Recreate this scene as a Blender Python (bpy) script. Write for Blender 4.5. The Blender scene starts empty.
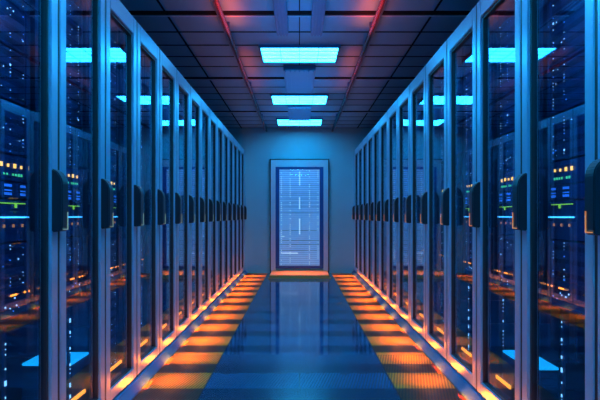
import bpy, bmesh, math, random
from mathutils import Vector, Matrix
random.seed(7)
SC = bpy.context.scene
COL = SC.collection
EYE = 1.04                      # eye height; heights below are given relative to the eye as h

# ------------------------------------------------------------------ materials
def mat(name, col=(.5, .5, .5), rough=.5, metal=0., emit=None, es=0., spec=.5, noise=0., nscale=20., bump=0.):
    m = bpy.data.materials.new(name); m.use_nodes = True
    nt = m.node_tree; b = nt.nodes['Principled BSDF']
    b.inputs['Base Color'].default_value = (*col, 1)
    b.inputs['Roughness'].default_value = rough
    b.inputs['Metallic'].default_value = metal
    b.inputs['Specular IOR Level'].default_value = spec
    if emit:
        b.inputs['Emission Color'].default_value = (*emit, 1)
        b.inputs['Emission Strength'].default_value = es
    if noise or bump:
        tc = nt.nodes.new('ShaderNodeTexCoord'); n = nt.nodes.new('ShaderNodeTexNoise')
        n.inputs['Scale'].default_value = nscale
        nt.links.new(tc.outputs['Object'], n.inputs['Vector'])
        if noise:
            r = nt.nodes.new('ShaderNodeMapRange')
            r.inputs['To Min'].default_value = 1 - noise; r.inputs['To Max'].default_value = 1 + noise
            nt.links.new(n.outputs['Fac'], r.inputs['Value'])
            mx = nt.nodes.new('ShaderNodeVectorMath'); mx.operation = 'SCALE'
            mx.inputs[0].default_value = col
            nt.links.new(r.outputs['Result'], mx.inputs['Scale'])
            nt.links.new(mx.outputs['Vector'], b.inputs['Base Color'])
        if bump:
            bp = nt.nodes.new('ShaderNodeBump'); bp.inputs['Strength'].default_value = bump
            bp.inputs['Distance'].default_value = .01
            nt.links.new(n.outputs['Fac'], bp.inputs['Height'])
            nt.links.new(bp.outputs['Normal'], b.inputs['Normal'])
    return m

class N:                          # tiny node-graph helper
    def __init__(s, nt): s.nt = nt
    def m(s, op, a, b=None, c=None):
        n = s.nt.nodes.new('ShaderNodeMath'); n.operation = op
        for i, v in enumerate((a, b, c)):
            if v is None: continue
            if isinstance(v, (int, float)): n.inputs[i].default_value = v
            else: s.nt.links.new(v, n.inputs[i])
        return n.outputs[0]
    def mix(s, f, a, b):
        n = s.nt.nodes.new('ShaderNodeMix'); n.data_type = 'RGBA'
        for key, v in ((0, f), (6, a), (7, b)):
            if isinstance(v, tuple): n.inputs[key].default_value = (*v, 1)
            elif isinstance(v, (int, float)): n.inputs[key].default_value = v
            else: s.nt.links.new(v, n.inputs[key])
        return n.outputs[2]

def glass_mat(name, tint, lo, hi, power=3.):
    m = bpy.data.materials.new(name); m.use_nodes = True
    nt = m.node_tree; nt.nodes.clear(); g = N(nt)
    out = nt.nodes.new('ShaderNodeOutputMaterial'); mx = nt.nodes.new('ShaderNodeMixShader')
    tr = nt.nodes.new('ShaderNodeBsdfTransparent'); tr.inputs[0].default_value = (*tint, 1)
    gl = nt.nodes.new('ShaderNodeBsdfGlossy'); gl.inputs['Roughness'].default_value = .012
    gl.inputs['Color'].default_value = (.9, .95, 1, 1)
    lw = nt.nodes.new('ShaderNodeLayerWeight'); lw.inputs['Blend'].default_value = .5
    f = g.m('MULTIPLY_ADD', g.m('POWER', lw.outputs['Facing'], power), hi, lo)
    nt.links.new(f, mx.inputs[0]); nt.links.new(tr.outputs[0], mx.inputs[1]); nt.links.new(gl.outputs[0], mx.inputs[2])
    nt.links.new(mx.outputs[0], out.inputs[0])
    return m

def floor_mat():
    m = bpy.data.materials.new('raised_floor_tiles'); m.use_nodes = True
    nt = m.node_tree; g = N(nt); b = nt.nodes['Principled BSDF']
    tc = nt.nodes.new('ShaderNodeTexCoord'); sp = nt.nodes.new('ShaderNodeSeparateXYZ')
    nt.links.new(tc.outputs['Object'], sp.inputs[0])
    X, Y = sp.outputs[0], sp.outputs[1]
    ax = g.m('ABSOLUTE', X)
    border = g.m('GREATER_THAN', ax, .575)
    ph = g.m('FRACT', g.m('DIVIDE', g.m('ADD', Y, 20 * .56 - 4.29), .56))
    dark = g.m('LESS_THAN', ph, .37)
    j1 = g.m('LESS_THAN', g.m('ABSOLUTE', g.m('SUBTRACT', ph, .985)), .013)
    j2 = g.m('LESS_THAN', g.m('ABSOLUTE', g.m('SUBTRACT', ax, .575)), .006)
    j3 = g.m('LESS_THAN', ax, .004)
    joint = g.m('MAXIMUM', j1, g.m('MAXIMUM', j2, j3))
    # perforated grille: rows of small holes on the tiles nearest the viewer
    k = 2 * math.pi / .024
    u = g.m('MULTIPLY', g.m('ADD', X, g.m('MULTIPLY', Y, .55)), k)
    v = g.m('MULTIPLY', g.m('SUBTRACT', Y, g.m('MULTIPLY', X, .35)), k * .8)
    hole = g.m('GREATER_THAN', g.m('MULTIPLY', g.m('SINE', u), g.m('SINE', v)), .12)
    near = g.m('LESS_THAN', Y, 4.2)
    hole = g.m('MULTIPLY', hole, near)
    ns = nt.nodes.new('ShaderNodeTexNoise'); ns.inputs['Scale'].default_value = 9
    nt.links.new(tc.outputs['Object'], ns.inputs['Vector'])
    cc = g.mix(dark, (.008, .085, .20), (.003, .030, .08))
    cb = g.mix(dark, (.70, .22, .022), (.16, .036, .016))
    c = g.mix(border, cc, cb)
    c = g.mix(g.m('MULTIPLY', hole, .8), c, (.012, .012, .02))
    c = g.mix(g.m('MULTIPLY', joint, .8), c, (.006, .012, .03))
    nt.links.new(c, b.inputs['Base Color'])
    r = g.m('MULTIPLY_ADD', ns.outputs['Fac'], .08, .05)
    r = g.m('ADD', r, g.m('MULTIPLY', border, .30))
    nt.links.new(g.m('MULTIPLY_ADD', border, -.35, .5), b.inputs['Specular IOR Level'])
    r = g.m('ADD', r, g.m('MULTIPLY', near, .12))
    nt.links.new(r, b.inputs['Roughness'])
    bp = nt.nodes.new('ShaderNodeBump'); bp.inputs['Strength'].default_value = .35; bp.inputs['Distance'].default_value = .004
    nt.links.new(g.m('SUBTRACT', 1., g.m('MAXIMUM', joint, hole)), bp.inputs['Height'])
    nt.links.new(bp.outputs['Normal'], b.inputs['Normal'])
    return m

M = dict(
    floor=floor_mat(),
    wall=mat('painted_wall', (.13, .42, .52), .45, noise=.05, nscale=3, bump=.05),
    ceil=mat('ceiling_tile', (.085, .33, .48), .5, noise=.08, nscale=5, bump=.1),
    groove=mat('ceiling_void', (.002, .003, .006), .8, spec=.1),
    tbar=mat('ceiling_t_bar', (.45, .6, .75), .4, .2),
    frame=mat('cabinet_frame_metal', (.32, .54, .72), .32, .65),
    gasket_shade=mat('black_gasket_gap_shade', (.01, .012, .018), .5),
    shell=mat('cabinet_inner_metal', (.06, .10, .17), .4, .5),
    glass=glass_mat('tinted_cabinet_glass', (.60, .80, .95), .018, .60, 2.7),
    handle=mat('black_handle_plastic', (.012, .016, .025), .3),
    kerb=mat('kerb_metal', (.02, .12, .24), .7, .1, spec=.2),
    chassis=mat('server_face_metal', (.022, .085, .18), .4, .2, noise=.15, nscale=30),
    vent=mat('server_vent', (.010, .035, .08), .5),
    pipe=mat('red_painted_pipe', (.10, .012, .02), .25),
    duct=mat('blue_grey_duct', (.07, .17, .32), .4, .3),
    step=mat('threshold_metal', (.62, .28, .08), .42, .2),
    dframe=mat('door_frame_metal', (.40, .50, .62), .35, .4),
    dleaf=mat('dark_door_leaf', (.008, .06, .25), .35, .2),
    tube=mat('light_diffuser', (.8, .9, 1), .4, emit=(.016, .48, 1.), es=21.),
    tube2=mat('near_light_diffuser', (.8, .9, 1), .4, emit=(.012, .48, 1.), es=74.),
    louvre=mat('light_louvre', (.05, .35, .5), .4),
    screen=mat('backlit_blind', (.3, .5, .8), .4, emit=(.13, .45, .78), es=.56),
    slat=mat('blind_slat', (.2, .46, .65), .4),
    whiteled=mat('white_indicator', (.8, .9, 1), .4, emit=(.45, .8, 1.), es=2.2),
    blueled=mat('blue_indicator', (.3, .6, 1), .4, emit=(.06, .35, 1.), es=1.4),
    amber=mat('amber_indicator', (1, .5, .1), .4, emit=(1., .34, .05), es=5.),
    green=mat('green_indicator', (.2, 1, .3), .4, emit=(.12, .8, .25), es=1.3),
    lime=mat('lime_light_line', (.6, 1, .1), .4, emit=(.45, .8, .04), es=1.3),
    cyanbar=mat('cyan_light_bar', (.3, .9, 1), .4, emit=(.10, .62, 1.), es=3.2),
    display=mat('blue_display', (.2, .5, 1), .4, emit=(.05, .28, .95), es=.8),
    orange=mat('orange_light_bar', (1, .4, .1), .4, emit=(1., .18, .012), es=7.),
    dimorange=mat('dim_orange_strip', (1, .4, .1), .4, emit=(1., .16, .03), es=.5),
    doorled=mat('door_indicator', (.8, .9, 1), .4, emit=(.35, .72, .95), es=.95),
    beige=mat('beige_strip', (.5, .42, .3), .4, emit=(.5, .5, .12), es=.25),
    orangedot=mat('orange_status_light', (1, .4, .1), .4, emit=(1., .22, .06), es=1.1),
    cyantop=mat('glowing_cyan_top', (.1, .6, .9), .4, emit=(.012, .62, 1.), es=1.3),
)

# ------------------------------------------------------------------ mesh helpers
class MB:
    def __init__(s): s.bm = bmesh.new(); s.mi = 0; s.mats = []
    def use(s, m):
        if m not in s.mats: s.mats.append(m)
        s.mi = s.mats.index(m); return s
    def box(s, x0, x1, y0, y1, z0, z1, bev=0.):
        if x0 > x1: x0, x1 = x1, x0
        b = bmesh.new()
        bmesh.ops.create_cube(b, size=1)
        for v in b.verts:
            v.co = Vector(((x0 + x1) / 2 + v.co.x * (x1 - x0), (y0 + y1) / 2 + v.co.y * (y1 - y0), (z0 + z1) / 2 + v.co.z * (z1 - z0)))
        if bev: bmesh.ops.bevel(b, geom=b.edges[:], offset=bev, segments=2, affect='EDGES', clamp_overlap=True)
        s._add(b); return s
    def prism(s, pts, y0, y1, bev=0.):        # polygon in x,z extruded along y
        b = bmesh.new()
        f0 = [b.verts.new((x, y0, z)) for x, z in pts]; f1 = [b.verts.new((x, y1, z)) for x, z in pts]
        b.faces.new(f0); b.faces.new(f1[::-1])
        for i in range(len(pts)):
            j = (i + 1) % len(pts); b.faces.new((f0[j], f0[i], f1[i], f1[j]))
        bmesh.ops.recalc_face_normals(b, faces=b.faces[:])
        if bev: bmesh.ops.bevel(b, geom=b.edges[:], offset=bev, segments=2, affect='EDGES', clamp_overlap=True)
        s._add(b); return s
    def tube(s, p0, p1, r, n=16):
        p0, p1 = Vector(p0), Vector(p1); d = p1 - p0
        b = bmesh.new(); bmesh.ops.create_cone(b, cap_ends=True, segments=n, radius1=r, radius2=r, depth=d.length)
        q = d.to_track_quat('Z', 'Y')
        for v in b.verts: v.co = q @ v.co + (p0 + p1) / 2
        for f in b.faces: f.smooth = len(f.verts) == 4
        s._add(b); return s
    def _add(s, b):
        base = {}
        for v in b.verts: base[v] = s.bm.verts.new(v.co)
        for f in b.faces:
            nf = s.bm.faces.new([base[v] for v in f.verts]); nf.material_index = s.mi; nf.smooth = f.smooth
        b.free()
    def build(s, name, m=None, parent=None, loc=(0, 0, 0)):
        me = bpy.data.meshes.new(name); s.bm.to_mesh(me); s.bm.free()
        if m is not None and not s.mats: s.mats = [m]
        for x in s.mats: me.materials.append(x)
        o = bpy.data.objects.new(name, me); COL.objects.link(o)
        if parent: o.parent = parent
        o.location = loc
        return o

def empty(name, loc):
    o = bpy.data.objects.new(name, None); COL.objects.link(o); o.location = loc; o.empty_display_size = .1
    return o
def tag(o, label, cat, group=None):
    o['label'] = label; o['category'] = cat
    if group: o['group'] = group
    return o
def structure(o): o['kind'] = 'structure'; return o
def copy_tree(o, parent=None):
    c = o.copy(); COL.objects.link(c); c.parent = parent
    for ch in list(o.children): copy_tree(ch, c)
    return c

# ------------------------------------------------------------------ room shell
Y0, Y1, XW, HC = -2.4, 10.19, 2.05, 1.60
ZC = EYE + HC
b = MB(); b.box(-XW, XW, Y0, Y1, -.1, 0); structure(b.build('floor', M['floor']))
b = MB(); b.box(-XW - .1, XW + .1, Y1, Y1 + .12, 0, ZC + .25); structure(b.build('wall_back', M['wall']))
b = MB(); b.box(-XW - .1, XW + .1, Y0 - .12, Y0, 0, ZC + .25); structure(b.build('wall_front', M['wall']))
b = MB(); b.box(-XW - .1, -XW, Y0, Y1, 0, ZC + .25); structure(b.build('wall_left', M['wall']))
b = MB(); b.box(XW, XW + .1, Y0, Y1, 0, ZC + .25); structure(b.build('wall_right', M['wall']))

# ceiling: tiles in a grid of thin dark bars, and a wide dark bar with a bright edge every two metres
b = MB(); b.use(M['ceil']); b.box(-XW, XW, Y0, Y1, ZC, ZC + .12)
b.use(M['groove'])
deep = [.25, 2.33, 4.41, 6.49, 8.57]
for s0 in [-1.83] + deep:
    b.box(-XW, XW, s0 - .045, s0 + .035, ZC - .005, ZC + .01)
    for i in range(1, 5):
        y = s0 + .08 + i * .375
        if y < Y1: b.box(-XW, XW, y - .012, y + .012, ZC - .003, ZC + .01)
for x, hw in ((-1.052, .008), (0, .004), (1.052, .008)): b.box(x - hw, x + hw, Y0, Y1, ZC - .0045, ZC + .01)
b.use(M['tbar'])
for s0 in deep: b.box(-XW, XW, s0 + .04, s0 + .055, ZC - .012, ZC + .02)
structure(b.build('ceiling'))

# end wall door: frame, leaf, lit blind behind glass
d = structure(empty('door_1', (0, Y1, EYE)))
f = MB(); F = .05
f.box(-.52, -.435, -F, 0, -1.0, 1.02, .004); f.box(.435, .52, -F, 0, -1.0, 1.02, .004); f.box(-.435, .435, -F, 0, .89, 1.02, .004)
f.use(M['dframe'])
f.use(M['gasket_shade'])
f.box(-.535, -.52, -F - .01, 0, -1.04, 1.03); f.box(.52, .535, -F - .01, 0, -1.04, 1.03); f.box(-.535, .535, -F - .01, 0, 1.02, 1.032)
f.build('frame', None, d)
f = MB(); f.box(-.435, -.365, -.04, 0, -.95, .89, .003); f.box(.365, .435, -.04, 0, -.95, .89, .003)
f.box(-.365, .365, -.04, 0, .845, .89, .003); f.box(-.365, .365, -.04, 0, -.95, -.9, .003)
leaf = f.build('door_leaf', M['dleaf'], d)
f = MB(); f.box(-.365, .365, -.012, 0, -.9, .845); f.build('backlit_panel', M['screen'], leaf)
f = MB(); h = -.89
rr = random.Random(3)
while h < .83:
    t = .012 if rr.random() < .8 else .020
    f.box(-.362, .362, -.02, -.013, h, h + t); h += .036
f.build('blind_slats', M['slat'], leaf)
f = MB()
for cx, amt, hh in ((-.33, .8, .006), (-.17, .6, .006), (.18, .5, .006), (.335, .6, .006)):
    h = -.88
    while h < .83:
        if rr.random() < amt: f.box(cx - .006, cx + .006, -.026, -.02, h, h + .012)
        h += .036
for h0, h1 in ((.56, .80), (.13, .32), (-.33, -.07)):
    h = h0
    while h < h1: f.box(-.008, .012, -.026, -.02, h, h + .026); h += .036
f.box(-.33, -.03, -.026, -.02, -.68, -.668); f.box(-.34, -.27, -.026, -.02, -.375, -.365)
f.build('indicator_lights', M['doorled'], leaf)
f = MB(); f.box(-.365, .365, -.036, -.032, -.9, .845); f.build('glass_pane', glass_mat('door_glass', (.95, .97, 1), .01, .10), leaf)

# threshold step in front of the door
b = MB(); b.box(-.50, .50, 9.30, Y1 - .06, 0, .055, .006); b.box(-.52, .52, 9.27, 9.30, 0, .02)
tag(b.build('threshold_step', M['step']), 'low metal step glowing orange in front of the end door', 'step')

# ------------------------------------------------------------------ ceiling fixtures
def panel(y, ln, lab, dm='tube'):
    t = empty('ceiling_light', (0, y, ZC))
    W = .365
    f = MB(); f.box(-W - .02, W + .02, -.02, 0, -.03, 0); f.box(-W - .02, W + .02, ln, ln + .02, -.03, 0)
    f.box(-W - .02, -W, 0, ln, -.03, 0); f.box(W, W + .02, 0, ln, -.03, 0)
    f.build('frame', M['duct'], t)
    f = MB(); f.box(-W, W, 0, ln, -.02, -.004); f.build('diffuser', M[dm], t)
    f = MB()
    for i in range(1, 4): f.box(-W, W, ln * i / 4 - .004, ln * i / 4 + .004, -.024, -.0205)
    for i in range(1, 4): f.box(-W + 2 * W * i / 4 - .002, -W + 2 * W * i / 4 + .002, .0, ln, -.0275, -.0205)
    f.build('louvre', M['louvre'], t)
    tag(t, lab, 'ceiling light', 'ceiling lights along the aisle')
panel(5.24, .50, 'largest bright cyan ceiling light panel with louvre grid, nearest the viewer')
panel(7.34, .56, 'middle of the three bright cyan ceiling light panels')
panel(9.15, .60, 'smallest cyan ceiling light panel, farthest, close to the end wall')
for y in (3.1, 1.0, -1.1):
    panel(y, .56, 'cyan ceiling light panel above the viewer, outside the picture', 'tube2')

def tray(name, y0, y1, x0, x1, lab, th=.05, ribs=4):
    t = MB(); t.box(x0, x1, y0, y1, ZC - th, ZC, .004)
    n = ribs
    for i in range(n):
        cx = x0 + (x1 - x0) * (i + .5) / n
        t.box(cx - .007, cx + .007, y0 + .01, y1 - .01, ZC - th - .014, ZC - th, .003)
    tag(t.build(name, M['duct']), lab, 'duct', 'ducts along the ceiling centre line')
tray('ceiling_duct', .4, 4.80, -.195, -.095, 'narrow ribbed blue ceiling duct, left of the pair above the nearest light')
tray('ceiling_duct', .4, 4.80, .095, .195, 'narrow ribbed blue ceiling duct, right of the pair above the nearest light')
tray('ceiling_duct', 5.93, 7.0, -.17, .17, 'wide dark ceiling duct between the nearest and middle light panels', .06, 7)
tray('ceiling_duct', 7.98, 9.02, -.17, .17, 'wide dark ceiling duct between the middle and farthest light panels', .06, 7)

for s, w in ((-1, 'left'), (1, 'right')):
    t = empty('ceiling_pipe', (s * .60, 0, ZC - .05))
    p = MB(); p.tube((0, Y0, 0), (0, Y1, 0), .0185, 20); p.build('pipe', M['pipe'], t)
    p = MB(); p.tube((s * .034, Y0, .014), (s * .034, Y1, .014), .007, 10); p.build('thin_conduit', M['duct'], t)
    for y in (.6, 2.7, 4.62, 6.7, 8.8):
        p = MB(); p.box(-.024, .024, y - .008, y + .008, .0, .05); p.build('bracket', M['duct'], t)
    tag(t, 'long red painted pipe under the ceiling, on the %s side of the lights' % w, 'pipe', 'red ceiling pipes')

# kerbs at the foot of the cabinet rows
for s, w in ((-1, 'left'), (1, 'right')):
    k = MB(); k.prism([(s * .945, 0), (s * .945, .012), (s * .985, .05), (s * 1.0, .05), (s * 1.0, 0)], .6, Y1)
    structure(k.build('trim_%d' % (1 if s < 0 else 2), M['kerb']))

# ------------------------------------------------------------------ cabinets
ORD = ['first', 'second', 'third', 'fourth', 'fifth', 'sixth', 'seventh', 'eighth', 'ninth', 'tenth', 'eleventh', 'twelfth', 'thirteenth', 'fourteenth', 'fifteenth', 'sixteenth']
GP = .011                        # half the gap between neighbours
def make_cabinet(s, w):
    """origin on the floor at the front line, near end; s=-1 left row, +1 right row; w = pitch"""
    t = empty('server_cabinet', (0, 0, 0))
    a0, a1 = GP, w - GP
    E = EYE
    sh = MB()
    sh.box(0, s * .9, a0, a1, 0.0, .055)                  # base
    sh.box(s * .035, s * .9, a0, a1, E + 1.15, E + 1.19)         # roof
    sh.box(s * .88, s * .9, a0, a1, .055, E + 1.15)       # back
    for y in (a0 + .01, a1 - .036):
        sh.box(s * .11, s * .14, y, y + .026, E - .41, E + 1.15)
        sh.box(s * .78, s * .81, y, y + .026, .055, E + 1.15)
    for hz in (E - .41, E, E + .7):
        for y in (a0 + .01, a1 - .036): sh.box(s * .14, s * .78, y, y + .012, hz, hz + .03)
    sh.build('cabinet_shell', M['shell'], t)
    dr = MB().use(M['frame'])
    pw = .062
    zb, zt = .056, E + 1.20
    dr.box(0, s * .032, a0, a0 + pw, zb, zt, .003); dr.box(0, s * .032, a1 - pw, a1, zb, zt, .003)
    dr.box(0, s * .032, a0 + pw, a1 - pw, E + 1.10, zt, .003); dr.box(0, s * .032, a0 + pw, a1 - pw, zb, E - .92, .003)
    dr.use(M['gasket_shade'])
    g = .014
    dr.box(s * .003, s * .032, -GP + .002, a0, zb, zt)  # black strip stands in for the shade in the gap between cabinets
    dr.box(s * .012, s * .045, a0 + pw, a0 + pw + .006, E - .92, E + 1.10); dr.box(s * .012, s * .045, a1 - pw - g, a1 - pw, E - .92, E + 1.10)
    dr.box(s * .012, s * .045, a0 + pw, a1 - pw, E + 1.086, E + 1.10); dr.box(s * .012, s * .045, a0 + pw, a1 - pw, E - .92, E - .914)
    dr.build('door_frame', None, t)
    gl = MB(); gl.box(s * .024, s * .029, a0 + pw + .001, a1 - pw - .001, E - .919, E + 1.099); gl.build('glass_pane', M['glass'], t)
    hd = MB()
    hp = [(0, -.065), (-s * .038, -.062), (-s * .044, -.05), (-s * .044, .135), (-s * .038, .158), (-s * .022, .180), (0, .192)]
    hd.prism([(x, z + E) for x, z in hp], a1 - pw, a1, .004)
    ho = hd.build('handle', M['handle'], t)
    ind = MB()
    ind.box(-s * .044, -s * .047, a1 - .056, a1 - .010, E - .056, E - .052); ind.box(-s * .044, -s * .047, a1 - .014, a1 - .010, E - .052, E + .016)
    ind.build('indicator', M['dimorange'] if s > 0 else M['beige'], ho)
    lb = MB()
    L0 = w * .59 - .10
    lb.use(M['orange'])
    for i in range(6): lb.box(s * .052, s * .060, L0 + i * .034, L0 + i * .034 + .027, E - .868, E - .852)
    lb.use(M['shell']); lb.box(s * .060, s * .064, L0 - .01, L0 + .21, E - .92, E - .845); lb.box(s * .0322, s * .060, L0 - .01, L0 + .21, E - .92, E - .914)
    lb.build('light_bar', None, t)
    return t

# ------------------------------------------------------------------ equipment (origin at front face, near end, bottom)
def dots(b, s, pts, sz, x=0.):
    for y, z, k in pts: b.box(-s * .003 + x, x, y - sz * k, y + sz * k, z - sz * k, z + sz * k)
def chassis(name, s, w, h, t, depth=.62, vents=True, white=(), blue=()):
    a0, a1 = GP + .0365, w - GP - .0365
    c = MB().use(M['chassis']); c.box(0, s * depth, a0, a1, 0, h - .002, .002)
    c.box(0, -s * .006, a0, a0 + .02, .004, h - .006, .002); c.box(0, -s * .006, a1 - .02, a1, .004, h - .006, .002)
    if vents:
        c.use(M['vent'])
        n = max(1, int(h / .045))
        for i in range(n):
            z = h * (i + .5) / n
            c.box(-s * .0015, 0, a0 + .03, a1 - .03, z - .010, z + .010)
    c.use(M['whiteled']); dots(c, s, white, .0034); c.use(M['blueled']); dots(c, s, blue, .0034)
    return c.build('chassis', None, t)
def make_unit(kind, s, w, h, seed):
    t = empty(kind, (0, 0, 0)); r = random.Random(seed)
    o = w - .56; pts = []
    if kind == 'disk_shelf': pts = [(r.uniform(.3, .5) + o, r.uniform(.02, .08), r.uniform(.5, 1)) for i in range(6)]
    elif kind == 'blade_server':
        for i in range(int(h / .014)):
            for y in (.375 + o, .475 + o):
                if r.random() < .45: pts.append((y + r.uniform(-.001, .001), .008 + i * .014, r.choice((.35, .35, .5, .5, .6, 1.15 if r.random() < .5 else .5))))
        for i in range(3): pts.append((r.uniform(.28, .52) + o, r.uniform(.01, h - .01), r.uniform(.3, .8)))
    chassis(kind, s, w, h, t, vents=bool(pts), white=[p for i, p in enumerate(pts) if i % 3], blue=[p for i, p in enumerate(pts) if i % 3 == 0])
    if kind == 'network_switch':
        for i in range(5):
            b = MB(); dots(b, s, [(.31 + o + i * .05, .060 + r.uniform(-.002, .002), r.choice((1, 1, .7)))], .0085)
            b.build('amber_light', M['amber'], t)
        for i in range(7):
            if i == 2: continue
            b = MB(); dots(b, s, [(.33 + o + i * .022, .025, r.uniform(.6, 1))], .0055); b.build('green_light', M['green'], t)
    elif kind == 'display_server':
        for ya, yb in ((.33, .385), (.45, .50)):
            b = MB().use(M['vent']); b.box(-s * .002, 0, ya + o - .004, yb + o + .004, .006, .058)
            b.use(M['display'])
            for z in (.012, .028, .044): b.box(-s * .003, -s * .0015, ya + o, yb + o, z, z + .010 if z != .028 else z + .005)
            b.build('display', None, t)
    elif kind == 'storage_array':
        b = MB(); b.box(-s * .003, 0, .30 + o, .51 + o, .147, .151); b.box(-s * .003, 0, .41 + o, .425 + o, .132, .147); b.build('lime_line', M['lime'], t)
        b = MB(); b.box(-s * .006, 0, .29 + o, .515 + o, .092, .098); b.build('cyan_bar', M['cyanbar'], t)
        for y in (.33, .40, .47):
            b = MB(); dots(b, s, [(y + o, .062, 1)], .006); b.build('orange_light', M['orangedot'], t)
    elif kind == 'disk_shelf':
        for y in (.40 + o, .505 + o):
            b = MB(); b.box(-s * .004, 0, y - .024, y + .022, .085, .092); b.build('orange_light', M['orange'], t)
    return t

STACK = [  # kind, h bottom relative to eye, height
    ('blade_server', -.90, .16, 'dark server', 'lowest'),
    ('blade_server', -.74, .16, 'dark server', 'second lowest'),
    ('blade_server', -.58, .17, 'dark server', 'third lowest'),
    ('disk_shelf', -.395, .12, 'disk shelf with short orange lights', None),
    ('blade_server', -.275, .17, 'dark server', 'under the cyan bar'),
    ('storage_array', -.10, .165, 'storage unit with cyan bar and lime line', None),
    ('display_server', .068, .064, 'slim server with two blue displays', None),
    ('network_switch', .135, .10, 'switch with amber and green light rows', None),
    ('blade_server', .24, .20, 'dark server', 'above the amber lights'),
    ('blade_server', .445, .20, 'dark server', 'second above the amber lights'),
    ('blade_server', .65, .20, 'dark server', 'third above the amber lights'),
    ('blade_server', .855, .20, 'dark server', 'topmost'),
]
protos = {}; cabs = {}
NUNIT = 8
for s, side, y_start, w, n in ((-1, 'left', 2.33 - .56, .56, 15), (1, 'right', 1.892 - .638, .638, 14)):
    proto = None
    for i in range(n):
        if proto is None: proto = c = make_cabinet(s, w)
        else: c = copy_tree(proto)
        y = y_start + i * w
        c.location = (s * 1.0, y, 0)
        cabs[(s, i)] = c
        n_ = i if s < 0 else i - 1
        if n_ < 0: where = 'mere sliver at the right picture edge'
        elif i == n - 1: where = 'last of the %s row' % side
        else: where = '%s from the viewer in the %s row' % (ORD[n_], side)
        tag(c, 'tall glass-fronted server cabinet with grey metal frame, ' + where, 'server cabinet', 'server cabinets in the %s row' % side)
        if n_ < 0 or n_ >= NUNIT: continue
        for q, (kind, h, ht, lab, wh) in enumerate(STACK):
            if h < -.5 and n_ < (2 if s < 0 else 3): continue
            key = (kind, s, ht, q, i % 2)
            if key not in protos: protos[key] = u = make_unit(kind, s, w, ht, hash((q, s, i % 2)) % 9999)
            else: u = copy_tree(protos[key])
            u.location = (s * 1.1095, y, EYE + h)
            if wh: l = '%s, %s, in the %s cabinet, %s row' % (lab, wh, ORD[n_], side)
            else: l = '%s in the %s cabinet, %s row' % (lab, ORD[n_], side)
            tag(u, l, kind.replace('_', ' ') if kind in ('network_switch', 'disk_shelf', 'storage_array') else 'server', 'rack equipment in the %s row' % side)

# vertical light strips and made-up boxes with glowing tops for the cyan patches at the foot of the nearest cabinets
for s, ci, y, sd in ((-1, 0, 2.14, 1), (-1, 1, 2.655, 2), (1, 1, 2.40, 3), (1, 2, 3.09, 4), (1, 3, 3.72, 5)):
    r = random.Random(sd); c = cabs[(s, ci)]
    X = s * (.125 if sd != 2 else .10); yl = y - c.location.y
    if sd == 2: X = s * .0665; yl = 2.60 - c.location.y
    ht = EYE - .42
    b = MB().use(M['shell']); b.box(X, X + s * .012, yl - .010, yl + .010, .055, ht, .002)
    z = .10
    b.use(M['whiteled'])
    while z < ht - .02:
        k = r.choice((.35, .4, .45, .6, 1.0, 1.6)); b.box(X - s * .003, X, yl - .0038 * k, yl + .0038 * k, z - .006 * k, z + .006 * k)
        z += .02 if k < .5 else .055
    b.build('light_strip', None, c)
for s, ci, y0, y1, x0, x1, h in ((-1, 1, 2.62, 2.844, 1.068, 1.30, -.69), (1, 2, 2.60, 2.95, 1.068, 1.205, -.705)):
    c = cabs[(s, ci)]; X0, X1 = s * (x0 - 1), s * (x1 - 1); y0 -= c.location.y; y1 -= c.location.y
    zt = EYE + h
    b = MB(); b.box(X0, X1, y0, y1, .055, zt - .012, .004)
    for i in range(8): b.box(X0 + s * .01, X1 - s * .01, y0 - .004, y0, .09 + i * .03, .105 + i * .03)
    hs = b.build('cyan_patch_box', M['shell'], c)  # invented box, only there to hold the bright cyan surface
    b = MB(); b.box(X0, X1, y0, y1, zt - .012, zt, .003); o = b.build('glowing_top', M['cyantop'], hs); o['label'] = 'glowing cyan top'

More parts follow.
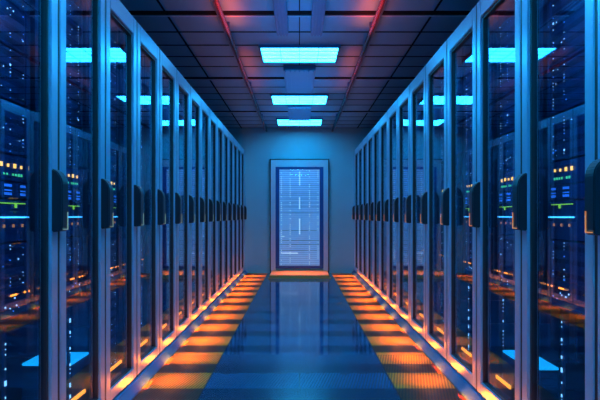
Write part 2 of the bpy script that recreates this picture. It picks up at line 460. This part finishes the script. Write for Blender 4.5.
# ------------------------------------------------------------------ added fill lights
def lamp(name, kind, loc, col, power, **k):
    l = bpy.data.lights.new(name, kind); l.color = col; l.energy = power
    for a, v in k.items(): setattr(l, a, v)
    o = bpy.data.objects.new(name, l); COL.objects.link(o); o.location = loc
    return o
def area(name, loc, nrm, sx, sy, col, power, spread=180):
    o = lamp(name, 'AREA', loc, col, power, shape='RECTANGLE', size=sx, size_y=sy, spread=math.radians(spread))
    z = -Vector(nrm).normalized(); yv = Vector((0, 1, 0)); x = yv.cross(z).normalized()
    o.rotation_euler = Matrix((x, yv, z)).transposed().to_euler()
    return o
OR = (1., .26, .015)
for s in (-1, 1):
    # added amber lights without fittings along the kerb, between the dark floor grilles, shining down on the border tiles
    y = 4.11 - 4 * .56
    while y < 10.0:
        area('kerb_fill', (s * .82, y, .16), (-s * .05, 0, -1), .06, .16, OR, .7 if y < 3.7 else 1.15, 130)
        y += .56
    # unseen lights added for a warm glow beside the red pipes
    for y, p in ((3.35, 2.), (4.25, 2.), (5.9, .7), (6.7, .3)):
        area('pipe_glow_fill', (s * .54, y, ZC - .15), (0, 0, 1), .08, .9, (1., .06, .0), p * 1.3, 140)
area('threshold_fill', (0, 9.66, .50), (0, 0, -1), .8, .1, OR, 8., 120)  # added orange light over the step, no fixture of its own
for s, ya, w_, n in ((-1, 1.77, .56, 15), (1, 1.892, .638, 13)):
    for i in range(n): area('post_fill', (s * .912, ya + i * w_, .013), (s * 1, 0, .45), .018, .18, (1., .13, .004), 1.4)  # unseen lights added to warm the lower cabinet posts
BL = (.01, .34, 1.)
for y in (.4, 2.6, 4.4, 6.6, 8.6):
    area('ceiling_fill', (0, y, ZC - .5), (0, 0, 1), .5, .9, BL, 3.8)  # fixtureless blue light added to brighten the ceiling

w = bpy.data.worlds.new('world'); SC.world = w; w.use_nodes = True
w.node_tree.nodes['Background'].inputs[0].default_value = (.005, .02, .06, 1)

# ------------------------------------------------------------------ camera
cd = bpy.data.cameras.new('camera'); cam = bpy.data.objects.new('camera', cd); COL.objects.link(cam)
cam.location = (0, 0, EYE); cam.rotation_euler = (math.pi / 2, 0, 0)
cd.sensor_width = 36; cd.lens = 36 * 560 / 600
cd.shift_x = .5 / 600; cd.shift_y = 16 / 600; cd.clip_start = .02
SC.camera = cam
SC.view_settings.view_transform = 'Standard'; SC.view_settings.look = 'None'
SC.view_settings.exposure = -.15; SC.view_settings.gamma = 1; SC.view_settings.use_curve_mapping = False
cy = SC.cycles
cy.max_bounces = 10; cy.glossy_bounces = 6; cy.transparent_max_bounces = 24; cy.use_denoising = True
cy.sample_clamp_indirect = 4
